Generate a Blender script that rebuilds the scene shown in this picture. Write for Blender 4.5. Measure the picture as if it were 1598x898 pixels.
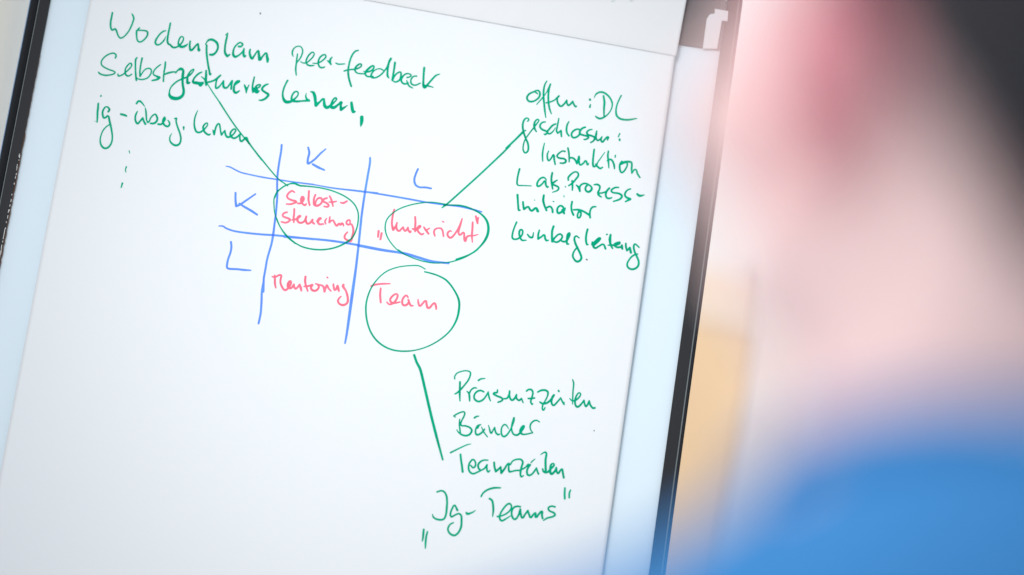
import bpy, bmesh, math, random
import numpy as np
from mathutils import Vector, Matrix, Euler

# ---------------------------------------------------------------- camera, world, light
S = bpy.context.scene
for o in list(bpy.data.objects): bpy.data.objects.remove(o)
R = math.radians
ROLL, TILT, DIST, ZC = R(8.6), R(11.0), 2.85, 1.35

cam_d = bpy.data.cameras.new("camera")
cam = bpy.data.objects.new("camera", cam_d); S.collection.objects.link(cam)
cam_d.sensor_width = 36.0; cam_d.lens = 85.0
cam_d.clip_start = 0.05; cam_d.clip_end = 60.0
c_, s_ = math.cos(ROLL), math.sin(ROLL)
cam.matrix_world = Matrix(((c_, -s_, 0, 0), (0, 0, -1, 0), (s_, c_, 0, ZC), (0, 0, 0, 1)))
cam_d.dof.use_dof = True
cam_d.dof.focus_distance = DIST
cam_d.dof.aperture_fstop = 1.32
cam_d.dof.aperture_blades = 9
S.camera = cam

w = bpy.data.worlds.new("World"); S.world = w; w.use_nodes = True
bg = w.node_tree.nodes["Background"]
bg.inputs[0].default_value = (0.86, 0.93, 1.0, 1); bg.inputs[1].default_value = 0.62
S.view_settings.view_transform = 'Standard'; S.view_settings.look = 'None'
S.view_settings.exposure = 0.0; S.view_settings.gamma = 1.0

def aim(o, target):
    o.rotation_euler = (Vector(target) - o.location).to_track_quat('-Z', 'Y').to_euler()
def lamp(name, kind, loc, target, energy, color, **kw):
    d = bpy.data.lights.new(name, kind); d.energy = energy; d.color = color
    for k, v in kw.items(): setattr(d, k, v)
    o = bpy.data.objects.new(name, d); S.collection.objects.link(o); o.location = loc; aim(o, target)
    return o
# added unseen spotlight aimed at the middle of the sheet; its fade towards the corners imitates lens vignetting
lamp("sheet_fill_spot", 'SPOT', (-0.55, 0.45, ZC + 1.15), (-0.09, DIST, ZC + 0.025), 164, (0.97, 0.985, 1.0),
     spot_size=R(28), spot_blend=1.0, shadow_soft_size=0.27)
# soft area light added behind the camera as general fill
lamp("rear_fill", 'AREA', (-1.6, -1.6, ZC + 1.3), (0.0, 2.0, ZC), 34, (0.93, 0.96, 1.0),
     shape='RECTANGLE', size=2.2, size_y=1.8)
# added unseen fill lights: one for the person, one for the wall and cupboard
lamp("person_fill", 'AREA', (-0.85, 0.55, ZC + 0.55), (0.15, 0.85, ZC + 0.02), 7.8, (1.0, 0.955, 0.925),
     shape='RECTANGLE', size=0.7, size_y=0.7)
lamp("wall_fill", 'AREA', (2.4, 6.6, ZC + 1.6), (0.9, 8.6, ZC - 0.1), 86, (1.0, 0.965, 0.94),
     shape='RECTANGLE', size=1.0, size_y=0.6)

# ---------------------------------------------------------------- helpers
def nd(nt, t, **kw):
    n = nt.nodes.new(t)
    for k, v in kw.items(): setattr(n, k, v)
    return n
def mat(name, col, rough=0.6, spec=0.3, metal=0.0, var=0.04, scale=30.0, bump=0.0, bscale=200.0, coat=0.0, col2=None, sss=0.0):
    m = bpy.data.materials.new(name); m.use_nodes = True
    nt = m.node_tree; b = nt.nodes["Principled BSDF"]
    tc = nd(nt, 'ShaderNodeTexCoord')
    n = nd(nt, 'ShaderNodeTexNoise'); n.inputs['Scale'].default_value = scale; n.inputs['Detail'].default_value = 4
    nt.links.new(tc.outputs['Object'], n.inputs['Vector'])
    mx = nd(nt, 'ShaderNodeMix', data_type='RGBA')
    c2 = col2 or tuple(max(0, c * (1 - 2 * var)) for c in col)
    mx.inputs[6].default_value = (*col, 1); mx.inputs[7].default_value = (*c2, 1)
    nt.links.new(n.outputs['Fac'], mx.inputs[0]); nt.links.new(mx.outputs[2], b.inputs['Base Color'])
    b.inputs['Roughness'].default_value = rough; b.inputs['Specular IOR Level'].default_value = spec
    b.inputs['Metallic'].default_value = metal; b.inputs['Coat Weight'].default_value = coat
    if sss: b.inputs['Subsurface Weight'].default_value = sss; b.inputs['Subsurface Radius'].default_value = (0.012, 0.005, 0.003); b.inputs['Subsurface Scale'].default_value = 1.0
    if bump:
        bn = nd(nt, 'ShaderNodeTexNoise'); bn.inputs['Scale'].default_value = bscale; bn.inputs['Detail'].default_value = 6
        nt.links.new(tc.outputs['Object'], bn.inputs['Vector'])
        bp = nd(nt, 'ShaderNodeBump'); bp.inputs['Strength'].default_value = bump; bp.inputs['Distance'].default_value = 0.001
        nt.links.new(bn.outputs['Fac'], bp.inputs['Height']); nt.links.new(bp.outputs['Normal'], b.inputs['Normal'])
    return m
def ink(name, T, D):
    """marker ink: lets part of the paper through (so crossing inks darken) and scatters part itself"""
    m = bpy.data.materials.new(name); m.use_nodes = True; nt = m.node_tree
    for n in list(nt.nodes): nt.nodes.remove(n)
    out = nd(nt, 'ShaderNodeOutputMaterial')
    tr = nd(nt, 'ShaderNodeBsdfTransparent'); df = nd(nt, 'ShaderNodeBsdfDiffuse'); ad = nd(nt, 'ShaderNodeAddShader')
    tc = nd(nt, 'ShaderNodeTexCoord')
    for sh, c, sc, lo in ((tr, T, 45.0, 0.80), (df, D, 60.0, 0.86)):
        n = nd(nt, 'ShaderNodeTexNoise'); n.inputs['Scale'].default_value = sc; n.inputs['Detail'].default_value = 3
        nt.links.new(tc.outputs['Object'], n.inputs['Vector'])
        rp = nd(nt, 'ShaderNodeMapRange'); rp.inputs[1].default_value = 0.3; rp.inputs[2].default_value = 0.7
        nt.links.new(n.outputs['Fac'], rp.inputs[0])
        mx = nd(nt, 'ShaderNodeMix', data_type='RGBA')
        mx.inputs[6].default_value = (*[x * lo for x in c], 1); mx.inputs[7].default_value = (*c, 1)
        nt.links.new(rp.outputs[0], mx.inputs[0]); nt.links.new(mx.outputs[2], sh.inputs['Color'])
    nt.links.new(tr.outputs[0], ad.inputs[0]); nt.links.new(df.outputs[0], ad.inputs[1]); nt.links.new(ad.outputs[0], out.inputs[0])
    return m

def link(name, me, m=None, parent=None, smooth=False):
    o = bpy.data.objects.new(name, me); S.collection.objects.link(o)
    if m is not None: me.materials.append(m)
    if parent is not None: o.parent = parent
    if smooth:
        for p in me.polygons: p.use_smooth = True
    return o
def mesh(name, verts, faces):
    me = bpy.data.meshes.new(name); me.from_pydata([tuple(v) for v in verts], [], [tuple(f) for f in faces]); me.update(); return me
def thing(name, label, cat, loc=(0, 0, 0), rot=(0, 0, 0), group=None):
    o = bpy.data.objects.new(name, None); S.collection.objects.link(o); o.location = loc; o.rotation_euler = rot
    o.empty_display_size = 0.05
    o['label'] = label; o['category'] = cat
    if group: o['group'] = group
    return o
def box_mesh(name, x0, x1, y0, y1, z0, z1, bev=0.0, seg=2):
    bm = bmesh.new(); bmesh.ops.create_cube(bm, size=1.0)
    for v in bm.verts:
        v.co = Vector(((x0 + x1) / 2 + v.co.x * (x1 - x0), (y0 + y1) / 2 + v.co.y * (y1 - y0), (z0 + z1) / 2 + v.co.z * (z1 - z0)))
    if bev: bmesh.ops.bevel(bm, geom=bm.edges[:], offset=bev, segments=seg, affect='EDGES', profile=0.5)
    me = bpy.data.meshes.new(name); bm.to_mesh(me); bm.free(); return me
def extrude_poly(name, pts, z0, z1, bev=0.0):
    bm = bmesh.new(); f = bm.faces.new([bm.verts.new((x, y, z0)) for x, y in pts])
    r = bmesh.ops.extrude_face_region(bm, geom=[f])
    bmesh.ops.translate(bm, vec=(0, 0, z1 - z0), verts=[g for g in r['geom'] if isinstance(g, bmesh.types.BMVert)])
    bmesh.ops.recalc_face_normals(bm, faces=bm.faces)
    if bev: bmesh.ops.bevel(bm, geom=bm.edges[:], offset=bev, segments=2, affect='EDGES', profile=0.5)
    me = bpy.data.meshes.new(name); bm.to_mesh(me); bm.free(); return me
def profile_strip(name, prof, a, b, axis):
    """prof: list of (across, height); runs from a to b along axis ('v' = along board height, 'u' = along board width)"""
    n = len(prof); vs = []
    for t in (a, b):
        for p, h in prof: vs.append((p, t, h) if axis == 'v' else (t, p, h))
    fs = [(i, (i + 1) % n, n + (i + 1) % n, n + i) for i in range(n)] + [tuple(range(n))[::-1], tuple(range(n, 2 * n))]
    me = mesh(name, vs, fs)
    bm = bmesh.new(); bm.from_mesh(me); bmesh.ops.recalc_face_normals(bm, faces=bm.faces); bm.to_mesh(me); bm.free()
    return me

# ---------------------------------------------------------------- materials
M_wall = mat("painted_wall", (0.78, 0.79, 0.79), 0.9, 0.1, var=0.02, scale=3, bump=0.1, bscale=80)
M_steel = mat("enamelled_steel", (0.73, 0.83, 0.89), 0.5, 0.15, var=0.01, scale=4)
M_black = mat("black_plastic", (0.011, 0.012, 0.015), 0.5, 0.22, var=0.1, scale=60, bump=0.15, bscale=400)
M_alu_glint = mat("alu_and_groove_glint", (0.16, 0.18, 0.185), 0.5, 0.3, metal=0.2, var=0.15, scale=50)  # for the handles, and for the rim groove's reflection put into colour
M_edge_highlight = mat("blue_edge_highlight", (0.16, 0.30, 0.50), 0.4, 0.5, var=0.15, scale=30)  # highlight along the rim's outer edge, painted as a blue strip
M_worn = mat("worn_brown_edge", (0.17, 0.09, 0.055), 0.8, 0.2, col2=(0.07, 0.04, 0.03), scale=90)
M_chip = mat("bare_white_chip", (0.75, 0.75, 0.73), 0.8, 0.2, var=0.05)
M_whiteplastic = mat("white_plastic", (0.70, 0.70, 0.72), 0.5, 0.2, var=0.01)
M_clamp = mat("dark_clamp", (0.15, 0.125, 0.13), 0.45, 0.4, var=0.1, scale=40)
M_wood = mat("light_wood", (0.84, 0.60, 0.375), 0.55, 0.25, col2=(0.79, 0.55, 0.33), scale=6)
M_skin = None
M_hair = mat("dark_hair", (0.040, 0.038, 0.045), 0.55, 0.3, var=0.2, scale=120)
M_shirt = mat("blue_cotton", (0.060, 0.265, 0.61), 0.85, 0.1, var=0.08, scale=25, bump=0.4, bscale=900)
M_eye = mat("eye_white", (0.75, 0.73, 0.70), 0.2, 0.5)
M_lip = mat("lip", (0.50, 0.20, 0.18), 0.5, 0.3)

# paper: faint fibres and a trace of unevenness
M_paper = mat("paper", (0.800, 0.812, 0.820), 0.85, 0.12, var=0.006, scale=9, bump=0.12, bscale=260)
M_paper2 = mat("flipped_paper", (0.775, 0.770, 0.772), 0.85, 0.12, var=0.008, scale=7, bump=0.12, bscale=260)

INK = {
    'green': ink("green_marker_ink", (0.03, 0.49, 0.36), (0.002, 0.17, 0.095)),
    'blue': ink("blue_marker_ink", (0.28, 0.50, 0.96), (0.07, 0.10, 0.22)),
    'red': ink("red_marker_ink", (0.97, 0.40, 0.48), (0.21, 0.065, 0.085)),
    'grey': ink("grey_speck", (0.5, 0.5, 0.52), (0.03, 0.03, 0.03)),
    'bleed': ink("bleed_through_mark", (0.92, 0.95, 0.95), (0.04, 0.045, 0.045)),
}
LIFT = {'blue': 0.00015, 'red': 0.00030, 'green': 0.00045, 'grey': 0.0002, 'bleed': 0.0003}

# ---------------------------------------------------------------- background
wall = link("wall", box_mesh("wall", -4.5, 5.5, 9.0, 9.15, -0.2, 3.4), M_wall); wall['kind'] = 'structure'

CUT = 1.33
def cupboard():
    t = thing("wooden_cupboard", "blurred light orange cupboard with paler upper doors behind the flip chart", "cupboard", (0.25, 8.6, 0.0))
    peach = mat("peach_laminate", (0.86, 0.70, 0.55), 0.55, 0.25, var=0.02, scale=6)
    beige = mat("beige_laminate", (0.80, 0.71, 0.66), 0.6, 0.2, var=0.02, scale=6)
    link("carcass", box_mesh("carcass", -0.65, 0.64, 0.0, 0.38, 0.0, 1.53, 0.004), beige, t)
    link("side_panel", box_mesh("side_panel", 0.642, 0.90, -0.0215, 0.38, 0.0, 1.56, 0.004), beige, t)
    for k, (a, b) in enumerate(((-0.645, -0.004), (0.004, 0.635))):
        d = link("door", box_mesh("door", a, b, -0.022, -0.002, 0.08, CUT, 0.003), M_wood, t)
        hx = b - 0.06 if k == 0 else a + 0.06
        link("handle", box_mesh("handle", hx - 0.006, hx + 0.006, -0.05, -0.024, 0.8, 0.95, 0.004), M_alu_glint, d)
        link("upper_door", box_mesh("upper_door", a, b, -0.022, -0.002, CUT + 0.006, 1.52, 0.003), peach, t)
    link("plinth", box_mesh("plinth", -0.63, 0.63, 0.02, 0.36, -0.07, -0.002), M_black, t)
cupboard()
# pale door frame at the far left edge of the picture
df = thing("door_frame", "cream painted frame post at the far upper left behind the flip chart", "door frame", (-2.12, 8.84, 0))
link("post", box_mesh("post", -0.10, 0.10, 0.0, 0.14, 0.0, 2.3, 0.006), mat("cream_paint", (0.88, 0.86, 0.74), 0.6, 0.3), df)
link("lintel", box_mesh("lintel", -1.0, 0.10, 0.0, 0.14, 2.303, 2.42, 0.006), bpy.data.materials["cream_paint"], df)

# ---------------------------------------------------------------- flip chart board
BO, BR = (0, DIST, ZC), (R(90) - TILT, 0, 0)
UL, UR, VB, VT = -0.601, 0.2062, -0.70, 0.395
ZB = -0.012                                   # front of the steel board, behind the paper pad
chart = thing("flip_chart", "white enamelled flip chart board with black rim and clamp bar holding the paper pad", "flip chart", BO, BR)
link("board", box_mesh("board", UL - 0.004, UR + 0.004, VB, VT, ZB - 0.014, ZB, 0.0), M_steel, chart)
# left rim: flat inner band, groove reflection as a grey strip, rounded outer band, edge highlight as a blue strip
lr = link("rim", profile_strip("rim", [(UL, ZB - 0.016), (UL, ZB + 0.004), (UL - 0.012, ZB + 0.0045), (UL - 0.0122, ZB + 0.0025), (UL - 0.0132, ZB + 0.0025),
        (UL - 0.0140, ZB + 0.0055), (UL - 0.0175, ZB + 0.008), (UL - 0.0210, ZB + 0.006), (UL - 0.0232, ZB + 0.001), (UL - 0.0232, ZB - 0.016)], VB, VT, 'v'), M_black, chart)
link("groove_glint", box_mesh("groove_glint", UL - 0.0130, UL - 0.0121, VB, VT, ZB + 0.0030, ZB + 0.0046), M_alu_glint, lr)
link("edge_highlight", box_mesh("edge_highlight", UL - 0.0244, UL - 0.0234, VB, VT, ZB - 0.012, ZB + 0.002), M_edge_highlight, lr)
random.seed(4)
# torn brown lip of tape along the inner edge
vs, fs = [], []; y = VB
k = 0
while y < 0.20:
    wd = 0.0010 + 0.0007 * random.random() if y < 0.10 else 0.0006 + 0.0004 * random.random()
    vs += [(UL + 0.0002, y, ZB + 0.0035), (UL + wd, y, ZB + 0.0030)]
    if k: fs.append((2 * k - 2, 2 * k - 1, 2 * k + 1, 2 * k))
    k += 1; y += 0.004
link("worn_edge", mesh("worn_edge", vs, fs), M_worn, lr)
for i in range(30):
    y = random.uniform(-0.035, 0.078) if i < 22 else random.uniform(-0.09, -0.035); l = random.uniform(0.001, 0.005 if y > -0.03 else 0.016)
    x = UL - random.uniform(0.0004, 0.0014)
    link("paint_chip", mesh("paint_chip", [(x, y, ZB + 0.0047), (x + 0.0007, y + 0.0004, ZB + 0.0047), (x + 0.0006, y + l, ZB + 0.0047), (x - 0.0001, y + l * 0.8, ZB + 0.0047)], [(0, 1, 2, 3)]), M_chip, lr)
# right rim
rr = link("rim", profile_strip("rim", [(UR, ZB - 0.016), (UR, ZB + 0.004), (UR + 0.0136, ZB + 0.0045), (UR + 0.0138, ZB + 0.0025), (UR + 0.0150, ZB + 0.0025),
        (UR + 0.0156, ZB + 0.0048), (UR + 0.0172, ZB + 0.0056), (UR + 0.0190, ZB + 0.0040), (UR + 0.0194, ZB - 0.016)], VB, VT, 'v'), M_black, chart)
link("groove_glint", box_mesh("groove_glint", UR + 0.0137, UR + 0.0151, VB, VT, ZB + 0.0030, ZB + 0.0050), M_alu_glint, rr)  # reflection in the groove, painted as a grey strip
for a, b in ((VB - 0.022, VB - 0.0005), (VT + 0.0005, VT + 0.022)):
    link("rim", box_mesh("rim", UL - 0.023, UR + 0.0192, a, b, ZB - 0.016, ZB + 0.005, 0.003), M_black, chart)
# clamp bar across the top, dark, with its lower edge just above the pad's shoulder
cb = link("clamp_bar", box_mesh("clamp_bar", UL + 0.001, UR - 0.001, 0.3282, VT - 0.002, ZB + 0.0005, ZB + 0.0036, 0.0008), M_clamp, chart)
for u in (UL + 0.12, 0.02):
    bm = bmesh.new(); bmesh.ops.create_cone(bm, segments=24, radius1=0.012, radius2=0.010, depth=0.012, cap_ends=True)
    bmesh.ops.translate(bm, vec=(u, 0.382, ZB + 0.0104), verts=bm.verts); me = bpy.data.meshes.new("clamp_knob"); bm.to_mesh(me); bm.free()
    link("clamp_knob", me, M_black, cb)
# white corner bracket on the right
BRK = [(0.202, 0.3292), (0.2032, 0.3651), (0.21, 0.3652), (0.2093, 0.3784), (0.1925, 0.3788), (0.1933, 0.3728), (0.1875, 0.3709), (0.1845, 0.3643), (0.1847, 0.3265)]
link("corner_bracket", extrude_poly("corner_bracket", BRK, ZB + 0.0040, ZB + 0.0060, 0.0005), M_whiteplastic, chart)
link("corner_bracket", extrude_poly("corner_bracket", [(-0.3965 - x, y) for x, y in BRK][::-1], ZB + 0.0052, ZB + 0.0085, 0.0006), M_whiteplastic, chart)
# pen tray below
pt = link("pen_tray", profile_strip("pen_tray", [(VB - 0.05, ZB - 0.01), (VB - 0.05, ZB + 0.06), (VB - 0.035, ZB + 0.065), (VB - 0.035, ZB + 0.06), (VB - 0.044, ZB + 0.055), (VB - 0.044, ZB + 0.0), (VB - 0.024, ZB + 0.0), (VB - 0.024, ZB - 0.01)], UL, UR, 'u'), M_black, chart)

# ---------------------------------------------------------------- paper pad
pad = thing("paper_pad", "white paper pad with green, blue and red handwriting hanging on the flip chart board", "paper pad", BO, BR)
PL, PR, PB = -0.5520, 0.1522, -0.66
def relief(u, v):
    """height of the top sheet above its mean plane (metres)"""
    r = 0.0011 * np.sin(7.1 * u + 3.0 * v + 0.6) * np.sin(4.3 * v - 1.1 * u + 0.4)
    r = r + 0.0006 * np.sin(15.0 * u - 6.0 * v + 1.9) + 0.0004 * np.sin(21.0 * v + 8.0 * u)
    # soft dents where the sheet was handled, near the top
    for cu, cv, a, s in ((0.02, 0.265, 0.0010, 0.018), (0.055, 0.235, -0.0008, 0.022), (-0.07, 0.287, 0.0007, 0.016), (-0.34, 0.29, 0.0006, 0.03)):
        r = r + a * np.exp(-((u - cu) ** 2 + (0.6 * (v - cv)) ** 2) / (2 * s * s))
    # lower left corner leans back, away from the light
    q = np.clip((-0.12 - v) / 0.5, 0, 1) * np.clip((-0.22 - u) / 0.33, 0, 1)
    r = r - 0.010 * q ** 1.6
    # right edge lifts very slightly
    r = r + 0.0006 * np.clip((u - 0.08) / 0.07, 0, 1) ** 2
    return r
def sheet_mesh(name, u0, u1, v0, v1, zf, n=(150, 220), edge=0.0):
    us = np.linspace(u0, u1, n[0]); vv = np.linspace(v0, v1, n[1])
    U, V = np.meshgrid(us, vv, indexing='ij')
    Z = zf(U, V)
    P = np.stack([U, V, Z], -1).reshape(-1, 3)
    idx = np.arange(n[0] * n[1]).reshape(n)
    F = np.stack([idx[:-1, :-1], idx[1:, :-1], idx[1:, 1:], idx[:-1, 1:]], -1).reshape(-1, 4)
    me = mesh(name, P, F); return me
sheet = link("written_sheet", sheet_mesh("written_sheet", PL, PR, PB, 0.40, relief), M_paper, pad, True)
sheet.modifiers.new("paper", 'SOLIDIFY').thickness = 0.00025
sheet.modifiers["paper"].offset = -1
# the sheets underneath: slightly shifted, so their edges show beside the top one
for k in range(5):
    z = -0.0012 - 0.0016 * k
    sh = link("blank_sheet", sheet_mesh("blank_sheet", PL - 0.0006 - 0.0007 * (k % 3) + 0.0002 * k, PR - 0.0006 - 0.0004 * (k % 2), PB - 0.0005 * k, 0.40,
              lambda U, V, z=z: np.maximum(np.minimum(relief(U, V) * (1 - 0.12 * (4 - z * 0)) + z, relief(U, V) + z), ZB + 0.0006 - z * 0.2), (90, 60)), M_paper, pad, True)
    md = sh.modifiers.new("paper", 'SOLIDIFY'); md.thickness = 0.0006; md.offset = -1

# sheets flipped back over the clamp: their folded lower end lies across the top of the written sheet
FL = [(-0.2232, 0.3213), (0.1537, 0.3091)]          # (u,v) of two points on the fold line
(fu0, fv0), (fu1, fv1) = FL
def flip_v(u): return fv0 + (u - fu0) * (fv1 - fv0) / (fu1 - fu0)
prof = [(0.10, 0.0016), (0.08, 0.0017), (0.06, 0.0020), (0.045, 0.0024), (0.034, 0.0029), (0.026, 0.0034), (0.019, 0.0037), (0.013, 0.0037), (0.008, 0.0034),
        (0.004, 0.0029), (0.0015, 0.0023), (0.0, 0.0017), (0.0003, 0.0012), (0.002, 0.0009), (0.006, 0.0008), (0.02, 0.0008), (0.05, 0.0008)]
us = np.linspace(-0.549, 0.1535, 120); vs, fs = [], []
for i, u in enumerate(us):
    for j, (dv, h) in enumerate(prof):
        sk = (0.155 - 0.137) * 0.0
        uu = u + 0.004 * dv / 0.1
        vv = flip_v(u) + dv
        wob = 0.0006 * math.sin(23 * u + 40 * dv) * min(1, dv / 0.02) + 0.0005 * math.exp(-((u + 0.10 - dv * 0.6) / 0.012) ** 2) + 0.0006 * math.exp(-((u + 0.045 - dv * 0.2) / 0.008) ** 2)
        vs.append((uu, vv, float(relief(np.float64(u), np.float64(min(vv, 0.33)))) + h + wob))
    if i:
        n = len(prof)
        for j in range(n - 1): fs.append(((i - 1) * n + j, (i - 1) * n + j + 1, i * n + j + 1, i * n + j))
flip = link("flipped_sheet", mesh("flipped_sheet", vs, fs), M_paper2, pad, True)
sm = flip.modifiers.new("s", 'SUBSURF'); sm.levels = 1; sm.render_levels = 1
md = flip.modifiers.new("paper", 'SOLIDIFY'); md.thickness = 0.0003; md.offset = -1

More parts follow.
